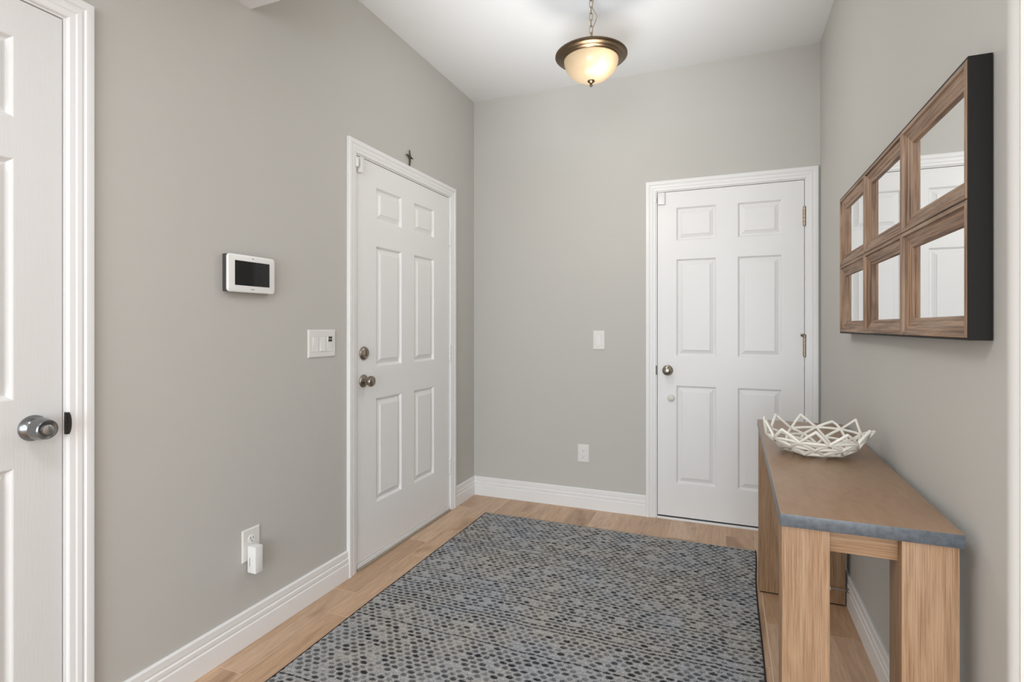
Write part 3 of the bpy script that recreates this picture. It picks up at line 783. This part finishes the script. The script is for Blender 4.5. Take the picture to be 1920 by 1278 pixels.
rph = rng.uniform(-.09, .09, 400)[row.astype(int)]; sx = Xw / px_ + .5 * (row % 2) + rph + .05*np.sin(Xw*23 + row*.6); colm = np.floor(sx); fx = sx - colm - .5
nr, nc = int(row.max()) + 3, int(colm.max()) + 3
rnd = rng.random((nr, nc)); rnd2 = rng.random((nr, nc)); rowr = rng.random(nr)
ri = row.astype(int).clip(0, nr - 1); ci = colm.astype(int).clip(0, nc - 1)
a_ = rnd[ri, ci]; b_ = rnd2[ri, ci]; rw_ = rowr[ri]
hw = np.where(rw_ > .82, .46, .28 + .12 * b_); hh = np.where(rw_ > .82, .24, .28 + .15 * a_)
hw = hw * (1 - .55*np.clip(fy, -.5, .5))            # blobs widen to one side like half-hidden stitches
e2 = (fx / hw)**2 + (fy / hh)**2
blob = np.clip((1.35 - e2) * 1.9, 0, 1)
strength = np.where(rw_ > .82, .95, np.where(a_ > .15, .50 + .50*b_, .20*b_))
dark = blob * strength * (.84 + .30*rng.random(Xw.shape)).clip(0, 1)
seam = np.exp(-((np.abs(fy) - .5) / .10)**2) * .55
fine = rng.random(Xw.shape)
hgt = .0062 + .0030*(1 - np.clip(1.2 - e2, 0, 1)) - .0012*seam + .0012*(fine - .5)
edge = np.minimum(np.minimum(Xw, LXm - Xw), np.minimum(Yw, LYm - Yw))
hgt *= np.clip(.45 + edge / .010, 0, 1)
wx = .0022*np.sin(Yw*3.1 + .6) + .0008*np.sin(Yw*9.7) - .002; wy = .003*np.sin(Xw*4.3)
ex = np.where(U < .5, 1, 1)
Px = RX0 + Xw + wx + edge_shift(RY0 + Yw)*U; Py = RY0 + Yw + wy
verts = np.stack([Px - o.x, Py - o.y, hgt], -1).reshape(-1, 3)
idx = np.arange(nx*ny).reshape(ny, nx)
quads = np.stack([idx[:-1, :-1], idx[:-1, 1:], idx[1:, 1:], idx[1:, :-1]], -1).reshape(-1, 4)
me = bpy.data.meshes.new('weave')
me.vertices.add(len(verts)); me.vertices.foreach_set('co', verts.ravel())
me.loops.add(quads.size); me.loops.foreach_set('vertex_index', quads.ravel().astype(np.int32))
me.polygons.add(len(quads)); me.polygons.foreach_set('loop_start', (np.arange(len(quads))*4).astype(np.int32))
me.polygons.foreach_set('use_smooth', np.ones(len(quads), bool))
me.update(); me.validate()
ca_ = me.color_attributes.new('yarn', 'FLOAT_COLOR', 'POINT')
colr = np.zeros((len(verts), 4), np.float32); colr[:, 0] = dark.ravel(); colr[:, 1] = seam.ravel(); colr[:, 3] = 1
ca_.data.foreach_set('color', colr.ravel())
me.materials.append(M['rug_weave'])
wv_ = bpy.data.objects.new('weave', me); COL.objects.link(wv_); wv_.parent = rg
mb = MB()
for side in (0, 1):
    path = []
    for k in range(80):
        yy = LYm * k / 79; v = k / 79
        xx = (RX0 if side == 0 else RX1) + .0022*math.sin(yy*3.1 + .6) + .0008*math.sin(yy*9.7) - .002 + float(edge_shift(RY0 + yy))*side
        path.append((xx, RY0 + yy + .003*math.sin((0 if side == 0 else LXm)*4.3), .0040))
    mb = MB(); mb.tube(path, .0038, 6); mb.build('edge_binding', M['rug_binding'], rg, o, smooth=True)
mb = MB(); fr_ = random.Random(3)
for k in range(430):
    xx = RX0 + .01 + (LXm - .02) * k / 429 + fr_.uniform(-.002, .002)
    y0 = RY1 + .003*math.sin((xx - RX0)*4.3) - .003; ln = fr_.uniform(.006, .030); dx = fr_.uniform(-.014, .014)
    mb.tube([(xx, y0, .003), (xx + dx*.4, y0 + ln*.5, .0030), (xx + dx, y0 + ln, .0012)], [.0009, .0008, .0005], 4, caps=False)
tag(mb.build('fringe', M['rug_fringe'], rg, o), kind='stuff')
